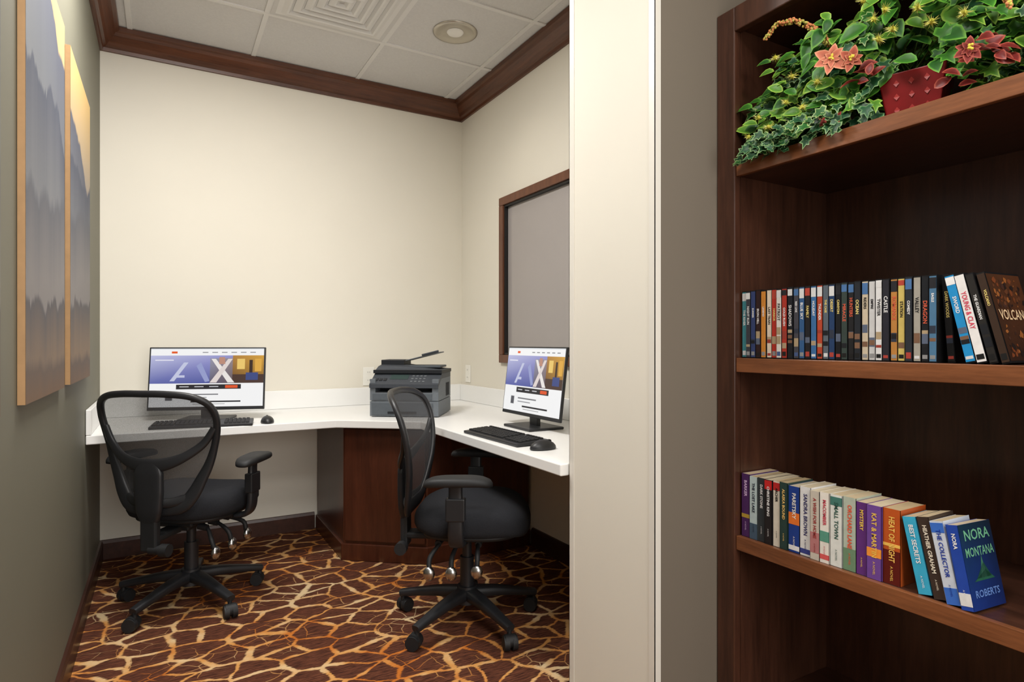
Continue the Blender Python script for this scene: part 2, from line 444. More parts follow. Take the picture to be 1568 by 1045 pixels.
# ---- desk
e=empty('corner_desk')
g=0.002
ZT,ZU=0.756,0.716
top=[(XL+g,YB-g),(XL+g,3.195),(0.78,3.195),(1.14,2.92),(1.14,YP1+0.01),(XR-g,YP1+0.01),(XR-g,YB-g)]
b_=MB();b_.prism(top,ZU,ZT);b_.build('desktop',[M['white']],e,bevel=0.004)
b_=MB();q=0.0005
b_.box((XL+g,3.195,ZT+q),(XL+0.022,YB-g,0.868));b_.box((XL+0.022,YB-0.022,ZT+q),(XR-0.022,YB-g,0.868));b_.box((XR-0.022,YP1+0.01,ZT+q),(XR-g,YB-g,0.868))
b_.build('desk_backsplash',[M['white']],bevel=0.003)  # backsplash strips standing on the desktop along the three walls
b_=MB()
cab=[(0.835,YB-0.02),(0.835,3.26),(1.2,2.97),(XR-0.02,2.97),(XR-0.02,YB-0.02)]
b_.prism(cab,0.0,ZU-0.001)
b_.build('corner_cabinet',[M['cab']],e,bevel=0.002)
b_=MB()
cab2=[(0.822,YB-0.03),(0.822,3.254),(1.195,2.956),(XR-0.018,2.956),(XR-0.018,YB-0.03)]
b_.prism(cab2,0.0,0.09)
b_.build('cabinet_plinth',[M['cab']],e,bevel=0.004)
d=Vector((1.2-0.835,2.97-3.26,0)).normalized();nrm=Vector((d.y,-d.x,0))
T=Matrix.Translation(Vector((0.835,3.26,0)))@Matrix(((d.x,-nrm.x,0,0),(d.y,-nrm.y,0,0),(0,0,1,0),(0,0,0,1)))
b_=MB();L=math.hypot(0.365,0.29);b_.box((0.012,-0.012,0.105),(L-0.012,-0.0005,0.70),T=T);b_.build('cabinet_door',[M['cab']],e,bevel=0.003)

# ---- monitors
def monitor(loc,rz,W=0.58,HH=0.335):
    e=empty('desktop_monitor',loc,rz)
    zb=0.052;tilt=math.radians(-7)
    T=Matrix.Translation((0,0,zb))@Matrix.Rotation(tilt,4,'X')
    b_=MB();b_.box((-W/2,0,0),(W/2,0.012,HH),T=T);b_.box((-W/2+0.05,0.012,0.03),(W/2-0.05,0.035,HH-0.06),T=T)
    b_.build('display_housing',[M['black']],e,bevel=0.003)
    b_=MB();b_.box((-0.035,0.025,0.01),(0.035,0.045,0.19));b_.box((-0.12,-0.07,0.0),(0.12,0.12,0.012))
    b_.build('stand',[M['black']],e,bevel=0.004)
    b_=MB();w=W-0.016;h=HH-0.024;x0=-w/2;z1=HH-0.007;y=-0.0012
    def q(a,c,bx,dz,col,lay=0,cols=None):
        yy=y-0.0003*lay
        X0=x0+a*w;X1=x0+bx*w;Z0=z1-dz*h;Z1=z1-c*h
        b_.poly([(X0,yy,Z0),(X1,yy,Z0),(X1,yy,Z1),(X0,yy,Z1)],0,col,T,cols=cols)
    def pl(pts,col,lay):
        b_.poly([(x0+a*w,y-0.0003*lay,z1-c*h) for a,c in pts],0,col,T)
    q(0,0,1,1,(246,246,246))
    q(0.0,0.0,1.0,0.018,(225,228,232),1)
    q(0.18,0.05,0.23,0.085,(230,90,30),1)
    for k in range(6): q(0.45+k*0.085,0.06,0.50+k*0.085,0.075,(140,140,145),1)
    q(0,0.12,0.72,0.60,(120,120,180),1,cols=[(96,104,170),(70,80,150),(150,150,205),(190,192,225)])
    q(0.72,0.12,1.0,0.60,(150,110,50),1,cols=[(90,60,36),(120,84,36),(214,160,60),(180,130,60)])
    q(0.76,0.18,0.83,0.36,(236,200,110),2);q(0.87,0.2,0.90,0.45,(60,40,30),2);q(0.92,0.18,0.98,0.4,(224,170,70),2)
    q(0.72,0.45,1.0,0.60,(74,52,44),2);q(0.84,0.42,0.95,0.55,(60,74,130),3)
    q(0.04,0.19,0.2,0.21,(225,225,240),2)
    pl([(0.17,0.56),(0.21,0.56),(0.33,0.24),(0.29,0.24)],(196,200,226),2)
    pl([(0.20,0.50),(0.30,0.50),(0.30,0.46),(0.22,0.46)],(196,200,226),3)
    pl([(0.40,0.30),(0.44,0.24),(0.52,0.56),(0.48,0.58)],(150,158,204),2)
    q(0.52,0.17,0.72,0.60,(120,110,120),3,cols=[(90,86,110),(96,80,84),(150,136,140),(150,150,170)])
    pl([(0.53,0.18),(0.57,0.18),(0.74,0.59),(0.68,0.59)],(236,230,226),4)
    pl([(0.72,0.18),(0.68,0.18),(0.52,0.59),(0.58,0.59)],(226,214,210),5)
    pl([(0.60,0.15),(0.65,0.15),(0.655,0.27),(0.60,0.27)],(190,140,120),6)
    q(0.23,0.62,0.80,0.70,(40,38,42),4);q(0.66,0.635,0.77,0.685,(226,86,40),5)
    for k in range(3): q(0.26+k*0.13,0.65,0.34+k*0.13,0.665,(200,200,205),5)
    q(0.13,0.76,0.21,0.90,(235,235,235),1);q(0.14,0.77,0.2,0.89,(90,90,96),2)
    q(0.27,0.78,0.60,0.80,(120,120,124),1);q(0.27,0.835,0.50,0.85,(150,150,154),1)
    q(0.36,0.90,0.80,0.925,(40,40,44),1);q(0.38,0.95,0.66,0.96,(160,160,160),1)
    b_.build('screen',[M['screen']],e)
    return e
monitor((0.195,3.545,ZT),math.atan2(-0.3485,0.937),0.575,0.33)
monitor((1.50,2.45,ZT),-math.pi/2,0.52,0.335)

def keyboard(loc,rz):
    e=empty('computer_keyboard',loc,rz)
    b_=MB();T=Matrix.Rotation(math.radians(3),4,'X')@Matrix.Translation((0,0,0.004))
    b_.box((-0.222,-0.075,0.0),(0.222,0.075,0.012),T=T);b_.box((-0.2,0.055,0.0),(0.2,0.07,0.006))
    b_.build('case',[M['black']],e,bevel=0.003)
    b_=MB()
    rows=[(0.057,0.010),(0.032,0.016),(0.013,0.016),(-0.006,0.016),(-0.025,0.016),(-0.044,0.016)]
    for ri,(yy,hh) in enumerate(rows):
        xx=-0.213
        while xx<0.205:
            wd=0.0165
            if ri==5 and -0.13<xx<-0.05: wd=0.095
            if not(0.070<xx<0.078 or 0.136<xx<0.142):
                b_.box((xx,yy-hh/2,0.012),(xx+wd,yy+hh/2,0.018),T=T,taper=0.86)
            xx+=wd+0.0026
    b_.build('keys',[M['blackm']],e)
def mouse(loc,rz):
    e=empty('computer_mouse',loc,rz)
    b_=MB();b_.ell((0,0,0.004),(0.032,0.056,0.032),zmin=0.0);b_.build('shell',[M['black']],e)
    b_=MB();b_.cyl((-0.004,0.028,0.028),(0.004,0.028,0.028),0.008,n=14);b_.build('wheel',[M['blackm']],e)
keyboard((0.170,3.30,ZT+0.0005),math.radians(-9));mouse((0.455,3.262,ZT+0.0005),math.radians(-5))
keyboard((1.245,2.235,ZT+0.0005),-math.pi/2+math.radians(2));mouse((1.245,1.93,ZT+0.0005),-math.pi/2)

# ---- printer
v0=Vector((0.975,3.246,ZT+0.0005));v1=Vector((1.252,3.052,ZT));dr=(v1-v0);W=math.hypot(dr.x,dr.y)+0.04;ang=math.atan2(dr.y,dr.x)
e=empty('multifunction_printer',tuple(v0),ang)
D=0.34;G1=(104,110,116);G2=(62,66,72);G3=(30,32,36);G4=(84,90,96)
b_=MB()
b_.box((0.0,0.0,0.004),(W,D,0.085),0,G1)
b_.box((0.012,-0.004,0.012),(W-0.03,0.0,0.075),0,G4);b_.box((0.10,-0.008,0.018),(W-0.12,-0.003,0.030),0,G3)
b_.box((0.0,0.0,0.088),(W,D,0.132),0,G1);b_.box((0.015,-0.003,0.094),(W-0.035,0.0,0.126),0,G4)
b_.box((0.0,0.09,0.132),(W,D,0.205),0,G1);b_.box((0.0,0.0,0.132),(0.03,0.09,0.205),0,G1);b_.box((W-0.035,0.0,0.132),(W,0.09,0.205),0,G1)
b_.box((0.03,0.085,0.134),(W-0.035,0.09,0.2),0,G3);b_.box((0.03,0.0,0.132),(W-0.035,0.09,0.137),0,G3)
b_.box((0.0,0.09,0.205),(W,D,0.232),0,G2)
b_.box((-0.004,0.07,0.233),(W+0.004,D+0.004,0.252),0,G3)
for k in range(9):
    b_.box((W,0.20+k*0.011,0.10),(W+0.0015,0.206+k*0.011,0.175),0,G3)
for xx in (0.02,W-0.05): b_.box((xx,0.05,0.0),(xx+0.03,0.08,0.004),0,G3);b_.box((xx,D-0.08,0.0),(xx+0.03,D-0.05,0.004),0,G3)
b_.build('body',[M['vcm']],e,bevel=0.004)
b_=MB()
b_.raw([(0,-0.012,0.178),(W,-0.012,0.178),(W,0.09,0.232),(0,0.09,0.232),(0,-0.012,0.158),(W,-0.012,0.158),(W,0.09,0.205),(0,0.09,0.205)],
  [(0,1,2,3),(4,7,6,5),(0,4,5,1),(1,5,6,2),(3,2,6,7),(0,3,7,4)],0,G2)
def cp(x0_,x1_,t0,t1,col,h=0.0015):
    def P(x,t,o): return (x,-0.012+0.102*t-0.5*o,0.178+0.054*t+o)
    b_.raw([P(x0_,t0,h),P(x1_,t0,h),P(x1_,t1,h),P(x0_,t1,h),P(x0_,t0,0),P(x1_,t0,0),P(x1_,t1,0),P(x0_,t1,0)],[(0,1,2,3),(0,4,5,1),(1,5,6,2),(2,6,7,3),(3,7,4,0)],0,col)
cp(0.10,0.20,0.45,0.85,(50,66,64))
for i in range(4):
    for j in range(3): cp(0.22+i*0.022,0.232+i*0.022,0.2+j*0.25,0.30+j*0.25,(104,108,112),0.002)
for i in range(3): cp(0.02+i*0.024,0.037+i*0.024,0.3,0.5,(40,42,46),0.003)
b_.build('control_panel',[M['vcm']],e)
b_=MB()
b_.raw([(0.0,0.10,0.252),(W,0.10,0.252),(W,D,0.252),(0.0,D,0.252),(0.01,0.12,0.272),(W*0.55,0.12,0.268),(W*0.55,D-0.01,0.268),(0.01,D-0.01,0.300),(0.02,0.15,0.285)],
  [(0,1,5,4),(1,2,6,5),(2,3,7,6),(3,0,4,7),(4,5,6,7)],0,G2)
b_.box((0.01,0.17,0.255),(W*0.38,D-0.015,0.305),0,G3)
b_.box((W*0.4,0.15,0.262),(W-0.02,D-0.02,0.274),0,G4)
T=Matrix.Translation((W*0.40,0.0,0.298))@Matrix.Rotation(math.radians(-14),4,'Y')
b_.box((0.0,0.17,0.0),(0.20,D-0.02,0.006),0,(104,108,112),T=T);b_.box((0.10,0.165,0.006),(0.20,0.178,0.016),0,G2,T=T)
b_.build('document_feeder',[M['vcm']],e,bevel=0.003)

# ---- office chairs
def chair(loc,face,legang):
    rz=face-math.pi/2
    e=empty('office_chair',loc,rz)
    b_=MB()
    for k in range(5):
        a=math.radians(legang+72*k)-rz
        dx,dy=math.cos(a),math.sin(a)
        b_.sweep([(dx*0.02,dy*0.02,0.118),(dx*0.12,dy*0.12,0.112),(dx*0.22,dy*0.22,0.096),(dx*0.305,dy*0.305,0.080)],
                 [0.032,0.027,0.022,0.018],[0.026,0.020,0.016,0.013],sub=5,n=14,power=3.5)
    b_.cyl((0,0,0.080),(0,0,0.150),0.046,0.040,n=28)
    b_.build('star_base',[M['black']],e)
    b_=MB()
    for k in range(5):
        a=math.radians(legang+72*k)-rz
        c=Vector((math.cos(a)*0.296,math.sin(a)*0.296,0))
        sw=a+math.radians(60+47*k);u=Vector((math.cos(sw),math.sin(sw),0));tr=Vector((-u.y,u.x,0))
        cc=c+tr*0.012
        for s in (-1,1):
            b_.cyl(cc+u*s*0.006+Vector((0,0,0.029)),cc+u*s*0.026+Vector((0,0,0.029)),0.029,0.027,n=22)
        b_.cyl(c+Vector((0,0,0.03)),c+Vector((0,0,0.078)),0.009,n=12)
        b_.cyl(cc-u*0.02+Vector((0,0,0.036)),cc+u*0.02+Vector((0,0,0.036)),0.0245,n=20)
    b_.build('casters',[M['blackm']],e)
    b_=MB();b_.cyl((0,0,0.14),(0,0,0.27),0.029,n=24);b_.cyl((0,0,0.26),(0,0,0.385),0.020,n=24);b_.build('gas_lift',[M['black']],e)
    b_=MB();b_.box((-0.085,-0.12,0.365),(0.085,0.11,0.405));b_.box((-0.05,-0.09,0.34),(0.05,0.07,0.366))
    b_.box((-0.035,-0.265,0.345),(0.035,-0.11,0.372));b_.box((-0.036,-0.275,0.31),(0.036,-0.243,0.50))
    b_.build('mechanism',[M['blackm']],e,bevel=0.008)
    b_=MB();b_.cyl((0.0,-0.262,0.318),(0.075,-0.262,0.318),0.018,n=16);b_.cyl((0.05,-0.262,0.318),(0.085,-0.262,0.318),0.026,n=10)
    for (y0,xe,ye,ze) in [(-0.07,0.19,-0.12,0.275),(-0.01,0.21,-0.03,0.285),(0.06,0.22,0.07,0.30)]:
        b_.sweep([(0.07,y0,0.375),(0.13,(y0*2+ye)/3,0.365),(xe-0.015,ye,ze+0.045),(xe,ye,ze)],[0.007,0.007,0.010,0.010],sub=5,n=10)
        b_.cyl((0.10,(y0+ye)/2,0.368),(0.14,(y0+ye)/2,0.362),0.014,n=12)
    b_.build('levers',[M['blackm']],e)
    b_=MB()
    for (xe,ye,ze) in [(0.195,-0.12,0.268),(0.215,-0.03,0.278),(0.226,0.07,0.292)]:
        b_.ell((xe,ye,ze-0.004),(0.016,0.023,0.028))
    b_.build('lever_paddles',[M['chrome']],e)
    b_=MB()
    def zf(x,y,z):
        d=0.0
        if z>0.45: d-=0.014*math.exp(-((x/0.12)**2+((y+0.02)/0.14)**2))
        d-=0.03*max(0,(y-0.10)/0.135)**2
        d+=0.010*(abs(x)/0.24)**2*(1 if z>0.45 else 0)
        return d
    lay=[(0.408,0.70),(0.410,0.88),(0.420,0.965),(0.440,1.0),(0.462,1.0),(0.480,0.975),(0.496,0.93),(0.506,0.86),(0.512,0.75),(0.514,0.6),(0.514,0.4),(0.514,0.2),(0.514,0.02)]
    b_.cushion(0,0.03,0.245,0.235,lay,n=2.9,zf=zf,seg=56)
    b_.build('seat',[M['fabric']],e)
    b_=MB();b_.cushion(0,0.03,0.215,0.205,[(0.392,0.85),(0.396,0.98),(0.412,1.0),(0.415,0.9)],n=3,seg=48)
    b_.build('seat_pan',[M['blackm']],e)
    b_=MB()
    for s in (-1,1):
        b_.sweep([(s*0.10,0.0,0.398),(s*0.20,0.0,0.394),(s*0.262,0.0,0.402),(s*0.288,0.0,0.44),(s*0.292,0.0,0.52),(s*0.292,0.0,0.60),(s*0.295,0.0,0.640)],
                 [0.030,0.030,0.030,0.030,0.030,0.026,0.026],[0.009,0.009,0.012,0.014,0.014,0.012,0.012],up=(1,0,0.01),sub=5,n=14,power=3.5)
        b_.box((s*0.292-0.018,-0.036,0.50),(s*0.292+0.018,0.036,0.585))
    b_.build('arm_posts',[M['black']],e,bevel=0.005)
    b_=MB()
    for s in (-1,1):
        T=Matrix.Translation((s*0.295,0.010,0))@Matrix.Rotation(s*math.radians(5),4,'Z')
        b_.cushion(0,0,0.047,0.128,[(0.632,0.75),(0.634,0.9),(0.642,1.0),(0.652,1.0),(0.660,0.95),(0.664,0.82),(0.665,0.5),(0.665,0.05)],n=2.8,T=T,seg=36,zf=lambda x,y,z:-0.012*(y/0.128)**4)
    b_.build('arm_pads',[M['blackm']],e)
    prof=[(0.0,0.955),(0.09,0.954),(0.18,0.943),(0.236,0.912),(0.256,0.86),(0.252,0.80),(0.236,0.73),(0.214,0.66),(0.187,0.60),(0.158,0.54),(0.118,0.492),(0.06,0.478),(0.0,0.476)]
    def yd(x,z):
        return -0.238-0.15*(z-0.47)+0.9*x*x+0.035*math.sin(math.pi*min(1,max(0,(z-0.47)/0.5)))
    loop=[(x,yd(x,z),z) for x,z in prof]+[(-x,yd(x,z),z) for x,z in reversed(prof[1:-1])]
    nl=len(loop)
    ra=[]
    for (x,y,z) in loop: ra.append(0.014+0.016*min(1,max(0,(0.72-z)/0.2)))
    b_=MB();b_.sweep(loop,ra,[0.012]*nl,up=(0,1,0.0),sub=5,n=12,closed=True,power=2.6)
    br=[(-0.244,0.81),(-0.205,0.745),(-0.14,0.695),(-0.07,0.668),(0,0.660),(0.07,0.668),(0.14,0.695),(0.205,0.745),(0.244,0.81)]
    off=[0.0,0.012,0.026,0.034,0.036,0.034,0.026,0.012,0.0]
    b_.sweep([(x,yd(x,z)-o,z) for (x,z),o in zip(br,off)],[0.013,0.016,0.019,0.026,0.030,0.026,0.019,0.016,0.013],0.010,up=(0,1,0),sub=5,n=12,power=2.6)
    b_.sweep([(0,yd(0,0.675)-0.034,0.680),(0,yd(0,0.63)-0.036,0.63),(0,yd(0,0.55)-0.034,0.55),(0,yd(0,0.48)-0.028,0.475),(0,-0.262,0.43)],
             [0.036,0.062,0.062,0.054,0.036],[0.008,0.016,0.018,0.018,0.014],up=(0,1,0),sub=6,n=20,power=3.2)
    for s in (-1,1):
        b_.sweep([(s*0.03,yd(0,0.50)-0.02,0.505),(s*0.08,yd(0.08,0.50)-0.01,0.505),(s*0.135,yd(0.135,0.52),0.52)],0.020,0.009,up=(0,1,0),sub=4,n=10)
    b_.build('back_frame',[M['black']],e)
    def hw(z):
        P=prof
        best=0
        for i in range(len(P)-1):
            a,c=P[i],P[i+1]
            lo,hi=min(a[1],c[1]),max(a[1],c[1])
            if lo<=z<=hi and hi>lo:
                t=(z-a[1])/(c[1]-a[1]);best=max(best,a[0]+(c[0]-a[0])*t)
        return best
    b_=MB();NZ,NX=26,14;V=[];F=[]
    for j in range(NZ+1):
        z=0.4785+(0.953-0.4785)*(0.5-0.5*math.cos(math.pi*j/NZ));w=hw(z)
        for i in range(NX+1):
            x=-w+2*w*i/NX;V.append((x,yd(x,z)+0.002,z))
    for j in range(NZ):
        for i in range(NX):
            a=j*(NX+1)+i;F.append((a,a+1,a+NX+2,a+NX+1))
    b_.raw(V,F,0,smooth=True);b_.build('back_mesh',[M['mesh']],e)
    return e
chair((0.11,3.08,0),math.atan2(0.798,0.5976),9)
chair((1.10,2.29,0),math.atan2(-0.558,0.8298),-11)

# ------------------------------------------------------------------ bookcase
XF=1.42;YS=1.185;YE=-0.25;XBK=1.845;ZTOP=2.12
e=empty('bookcase')
b_=MB()
b_.box((XF+0.02,YS,0.0),(XBK+0.012,YP0-0.002,ZTOP-0.02));b_.box((XF+0.02,YE-0.065,0),(XBK+0.012,YE,ZTOP-0.02))
b_.box((XBK,YE,0.0),(XBK+0.02,YS,ZTOP-0.02))
b_.box((XF+0.02,YE,ZTOP-0.06),(XBK,YS,ZTOP-0.02))
b_.build('carcass',[M['case']],e)
b_=MB()
b_.box((XF-0.006,YS,0.0),(XF+0.02,YP0-0.002,ZTOP));b_.box((XF-0.006,YE-0.065,0),(XF+0.02,YE,ZTOP))
b_.box((XF-0.006,YE,ZTOP-0.07),(XF+0.02,YS,ZTOP))
b_.box((XF,YE,0.0),(XF+0.02,YS,0.09))
b_.build('face_frame',[M['case']],e,bevel=0.003)
SH=[(0.568,0.608),(1.076,1.116),(1.636,1.676),(0.09,0.12)]
b_=MB()
for z0,z1 in SH:
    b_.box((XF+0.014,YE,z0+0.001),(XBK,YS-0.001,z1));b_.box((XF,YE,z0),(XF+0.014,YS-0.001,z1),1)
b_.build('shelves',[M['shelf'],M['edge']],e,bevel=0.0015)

# ------------------------------------------------------------------ DVD row
WORDS=['THE RIVER','NIGHT RUN','SUMMER','IRON HILL','LEGEND','LAST TRAIN','HARBOR','PATRIOT','GOLD RUSH','SHADOWS','RED LINE','BLUE SKY','FAMILY','HOLIDAY','THUNDER','THE CASE','DESERT','CANYON','MIRACLE','HUNTERS','OCEAN','RIDERS','EMPIRE','TWISTER','CASTLE','ROMANCE','STATION','COMEDY','VALLEY','DRAGON','EAGLE','MIDNIGHT','CITIZEN','GARDEN']
b_=MB()
XSP=1.438;z0=1.1165
cols=[(70,140,150),(60,62,70),(52,66,110),(48,30,30),(206,134,54),(222,208,188),(184,52,40),(218,214,206),(170,54,42),(30,32,38),(70,70,78),(52,90,136),(34,34,38),(60,106,156),(180,72,48),(90,100,110),(38,62,100),(26,28,32),(54,66,62),(34,34,36),(36,40,46),(196,182,158),(198,198,198),(218,218,218),(40,40,48),(180,124,62),(202,180,100),(44,48,54),(160,155,144),(28,30,34),(76,116,148),(40,60,108),(176,66,56),(84,92,110),(60,40,36),(200,200,200),(32,32,36)]
tc=[(236,236,236),(236,214,130),(236,236,236),(216,96,70),(30,30,30)]
def dvd(T,col,word,th=0.0145,h=0.19,dp=0.135,tcol=None,stripe=None):
    b_.box((0.0015,-th/2,0),(dp,th/2,h),0,(22,22,24),T)
    b_.box((0,-th/2+0.0008,0.003),(0.0016,th/2-0.0008,h-0.003),0,col,T)
    if stripe:
        b_.box((-0.0003,-th/2+0.0008,h-random.uniform(0.016,0.034)),(0.001,th/2-0.0008,h-0.006),0,stripe,T)
    for k in range(random.choice([0,1,2,3])):
        zz=random.uniform(0.028,0.07);cc=random.choice([(120,90,70),(90,100,120),(150,60,50),(170,150,120),(50,56,70),(30,32,36)])
        b_.box((-0.0002-0.00005*k,-th/2+0.0012,zz),(0.001,th/2-0.0012,zz+random.uniform(0.006,0.022)),0,cc,T)
    b_.box((-0.0004,-th/2+0.0022,0.008),(0.001,th/2-0.0022,random.uniform(0.014,0.022)),0,random.choice([(215,215,215),(140,140,140),(170,66,56),(70,90,136),(30,30,30)]),T)
    lum=sum(col)/3
    tcol=tcol or ((30,30,34) if lum>150 else random.choice(tc[:4]))
    kk=random.uniform(0.45,0.8)
    b_.text(word,th*kk,(-0.0006,0,h-random.uniform(0.036,0.055)),(0,0,-1),(0,-1,0),0,tcol,maxlen=0.08,bold=0.0002,T=T)
y=YS-0.004;i=0
while y-0.0164>0.672 and i<len(cols):
    th=0.0146;hh=random.choice([0.19,0.19,0.19,0.188,0.191])
    T=Matrix.Translation((XSP+random.uniform(-0.002,0.003),y-0.0082,z0))
    dvd(T,cols[i],WORDS[i%len(WORDS)],th,hh,stripe=random.choice([None,None,(180,70,56),(215,215,215),(74,112,160),(40,40,44)]))
    y-=0.0164;i+=1
def leanT(yb,deg,yaw=0,x=XSP,zz=z0):
    return Matrix.Translation((x,yb,zz))@Matrix.Rotation(math.radians(yaw),4,'Z')@Matrix.Rotation(math.radians(-deg),4,'X')
yb=y-0.012
dvd(leanT(yb-0.006,4)@Matrix.Translation((0.02,0,0.0005)),(26,26,28),'DARK WOODS')
def lean_row(specs,ystart):
    yy=ystart
    for (th,deg,col,word,tcol,st) in specs:
        a=math.radians(deg)
        T=leanT(yy,deg)@Matrix.Translation((0,0,th/2*math.sin(a)))
        dvd(T,col,word,th,tcol=tcol,stripe=st);yy-=th/math.cos(a)+0.0015
    return yy
ye=lean_row([(0.018,12.5,(36,140,200),'SWORD',(240,240,240),(235,235,235)),(0.018,13,(232,230,228),'YOUNG & CLAY',(220,60,90),None),(0.0145,13.5,(40,38,36),'THE GUARDIAN',(230,230,230),None)],0.610)
deg=14;T=leanT(ye-0.004,deg,-3)@Matrix.Translation((0,0,0.002))
dvd(T,(60,44,34),'VOLCANO',0.0145)
th=0.0145;yc=-th/2-0.0006
b_.poly([(0.003,yc,0.004),(0.132,yc,0.004),(0.132,yc,0.186),(0.003,yc,0.186)],0,T=T,cols=[(46,28,20),(40,26,20),(84,48,28),(64,40,26)])
rr=random.Random(3)
for k in range(110):
    cx_,cz_=rr.uniform(0.014,0.121),rr.choice([rr.uniform(0.012,0.08),rr.uniform(0.115,0.176)]);s=rr.uniform(0.002,0.008)
    c_=rr.choice([(110,58,32),(140,84,42),(92,54,34),(66,42,34),(34,26,24),(50,32,26)])
    b_.poly([(cx_+s*math.cos(a)*rr.uniform(0.5,1.3),yc-0.0002-0.000005*k,cz_+s*math.sin(a)*rr.uniform(0.5,1.3)) for a in [0,1,2,3,4,5]],0,c_,T)
b_.text('VOLCANO',0.03,(0.067,yc-0.0012,0.098),(1,0,0),(0,0,1),0,(222,190,150),maxlen=0.112,bold=0.0004,T=T,center=True)
b_.build('dvd_case_row',[M['vc']])

# ------------------------------------------------------------------ paperbacks
b_=MB();z0=0.6085
def book(T,th,h,dp,col,word,tcol=(245,245,245),tsize=None,band=None,pages=(206,186,152)):
    c=0.0008
    b_.box((0.0012,-th/2+c,0.0),(dp-0.002,th/2-c,h-0.0005),0,pages,T)
    b_.box((0,-th/2,0),(dp,-th/2+c,h),0,col,T);b_.box((0,th/2-c,0),(dp,th/2,h),0,col,T);b_.box((0,-th/2,0),(0.0012,th/2,h),0,col,T)
    if band: 
        for (a,d,cc) in band: b_.box((-0.0004,-th/2+0.0006,h*a),(0.0004,th/2-0.0006,h*d),0,cc,T)
    b_.text(word,tsize or th*0.46,(-0.0009,0,h*0.90),(0,0,-1),(0,-1,0),0,tcol,maxlen=h*0.6,bold=0.0003,T=T)
    b_.text('A NOVEL',th*0.22,(-0.0009,0,h*0.24),(0,0,-1),(0,-1,0),0,tcol,maxlen=h*0.2,T=T)
bk=[(0.026,0.178,(74,40,92),'BARKER',(220,190,230),[(0.3,0.36,(180,150,60))]),
(0.024,0.175,(186,204,206),'THE LOST LAKE',(30,40,60),[(0.0,0.25,(70,90,110))]),
(0.022,0.176,(50,56,60),'DARK STONE',(230,230,230),None),
(0.022,0.176,(34,30,32),'CHRISTINE KING',(240,240,240),[(0.85,0.99,(200,40,40))]),
(0.020,0.176,(222,214,198),'ARCHER',(30,30,30),[(0.86,0.98,(190,40,40))]),
(0.022,0.178,(40,64,60),'ALASKA BOUND',(240,200,120),None),
(0.030,0.173,(30,62,140),'PARETSKY',(244,240,230),[(0.42,0.6,(230,120,50)),(0.03,0.1,(235,235,235))]),
(0.029,0.178,(226,226,226),'SANDRA BROWN',(60,60,110),[(0.03,0.1,(60,70,140))]),
(0.024,0.174,(198,190,176),'A WISH FOR HOME',(160,60,60),[(0.1,0.4,(180,120,120))]),
(0.024,0.176,(230,224,214),'MACOMBER',(200,70,90),[(0.3,0.45,(90,150,130)),(0.05,0.12,(210,90,90))]),
(0.029,0.176,(220,222,216),'SMALL TOWN',(50,90,80),[(0.85,0.97,(70,120,110))]),
(0.030,0.177,(176,186,170),'ORCHARD LANE',(230,90,60),[(0.0,0.3,(110,140,110))]),
(0.024,0.172,(96,50,120),'MYSTERY',(240,200,90),None),
(0.032,0.172,(110,72,150),'KAT & MARTIN',(240,196,90),[(0.3,0.42,(240,150,60))]),
(0.036,0.172,(186,84,34),'HEAT OF NIGHT',(246,200,100),[(0.0,0.45,(92,26,20)),(0.5,0.54,(240,190,90))])]
y=YS-0.006
for i,(th,h,col,w,t_,bd) in enumerate(bk):
    th*=1.065
    xo=1.436+random.uniform(-0.003,0.003)
    T=Matrix.Translation((xo,y-th/2,z0))
    book(T,th,h,0.108 if i>3 else 0.125,col,w,t_,None,bd,pages=random.choice([(206,186,152),(196,172,134),(214,198,168)]))
    y-=th+0.0008
def bl(yb,th,deg,yaw,x=1.436):
    return Matrix.Translation((x,yb,z0))@Matrix.Rotation(math.radians(yaw),4,'Z')@Matrix.Rotation(math.radians(-deg),4,'X')@Matrix.Translation((0,-th/2,0.0))
yy=y-0.038
book(bl(yy,0.029,12,0),0.029,0.165,0.105,(60,170,206),'BEST SECRETS',(240,240,240))
yy-=0.031
book(bl(yy,0.025,12,0),0.025,0.172,0.105,(62,50,44),'HEATHER GRAHAM',(236,226,206))
yy-=0.027
book(bl(yy,0.027,12,-2,1.432),0.027,0.17,0.105,(206,214,226),'THE COLLECTOR',(30,60,160),None,[(0.0,0.2,(60,110,200)),(0.86,0.98,(60,110,200))])
yy-=0.029
T=bl(yy,0.024,11,-6,1.428)
book(T,0.024,0.170,0.110,(38,74,170),'NORA',(240,240,240),None,[(0.05,0.2,(235,235,235))])
yc=-0.0125
b_.poly([(0.0,yc,0),(0.110,yc,0),(0.110,yc,0.170),(0,yc,0.170)],0,T=T,cols=[(24,50,120),(20,36,90),(20,34,50),(24,50,66)])
for (a,c_,w_,h_,cc) in [(0.02,0.055,0.07,0.02,(40,90,70)),(0.03,0.06,0.05,0.03,(30,70,60)),(0.045,0.06,0.02,0.045,(60,110,90))]:
    b_.poly([(a,yc-0.0003,c_),(a+w_,yc-0.0003,c_),(a+w_*0.6,yc-0.0003,c_+h_)],0,cc,T)
b_.text('NORA',0.030,(0.055,yc-0.0008,0.146),(1,0,0),(0,0,1),0,(110,176,140),maxlen=0.085,bold=0.0004,T=T,center=True)
b_.text('MONTANA',0.026,(0.055,yc-0.0008,0.112),(1,0,0),(0,0,1),0,(110,176,140),maxlen=0.095,bold=0.0003,T=T,center=True)
b_.text('ROBERTS',0.020,(0.055,yc-0.0008,0.030),(1,0,0),(0,0,1),0,(100,134,200),maxlen=0.09,bold=0.0003,T=T,center=True)
b_.build('paperback_row',[M['vc']])

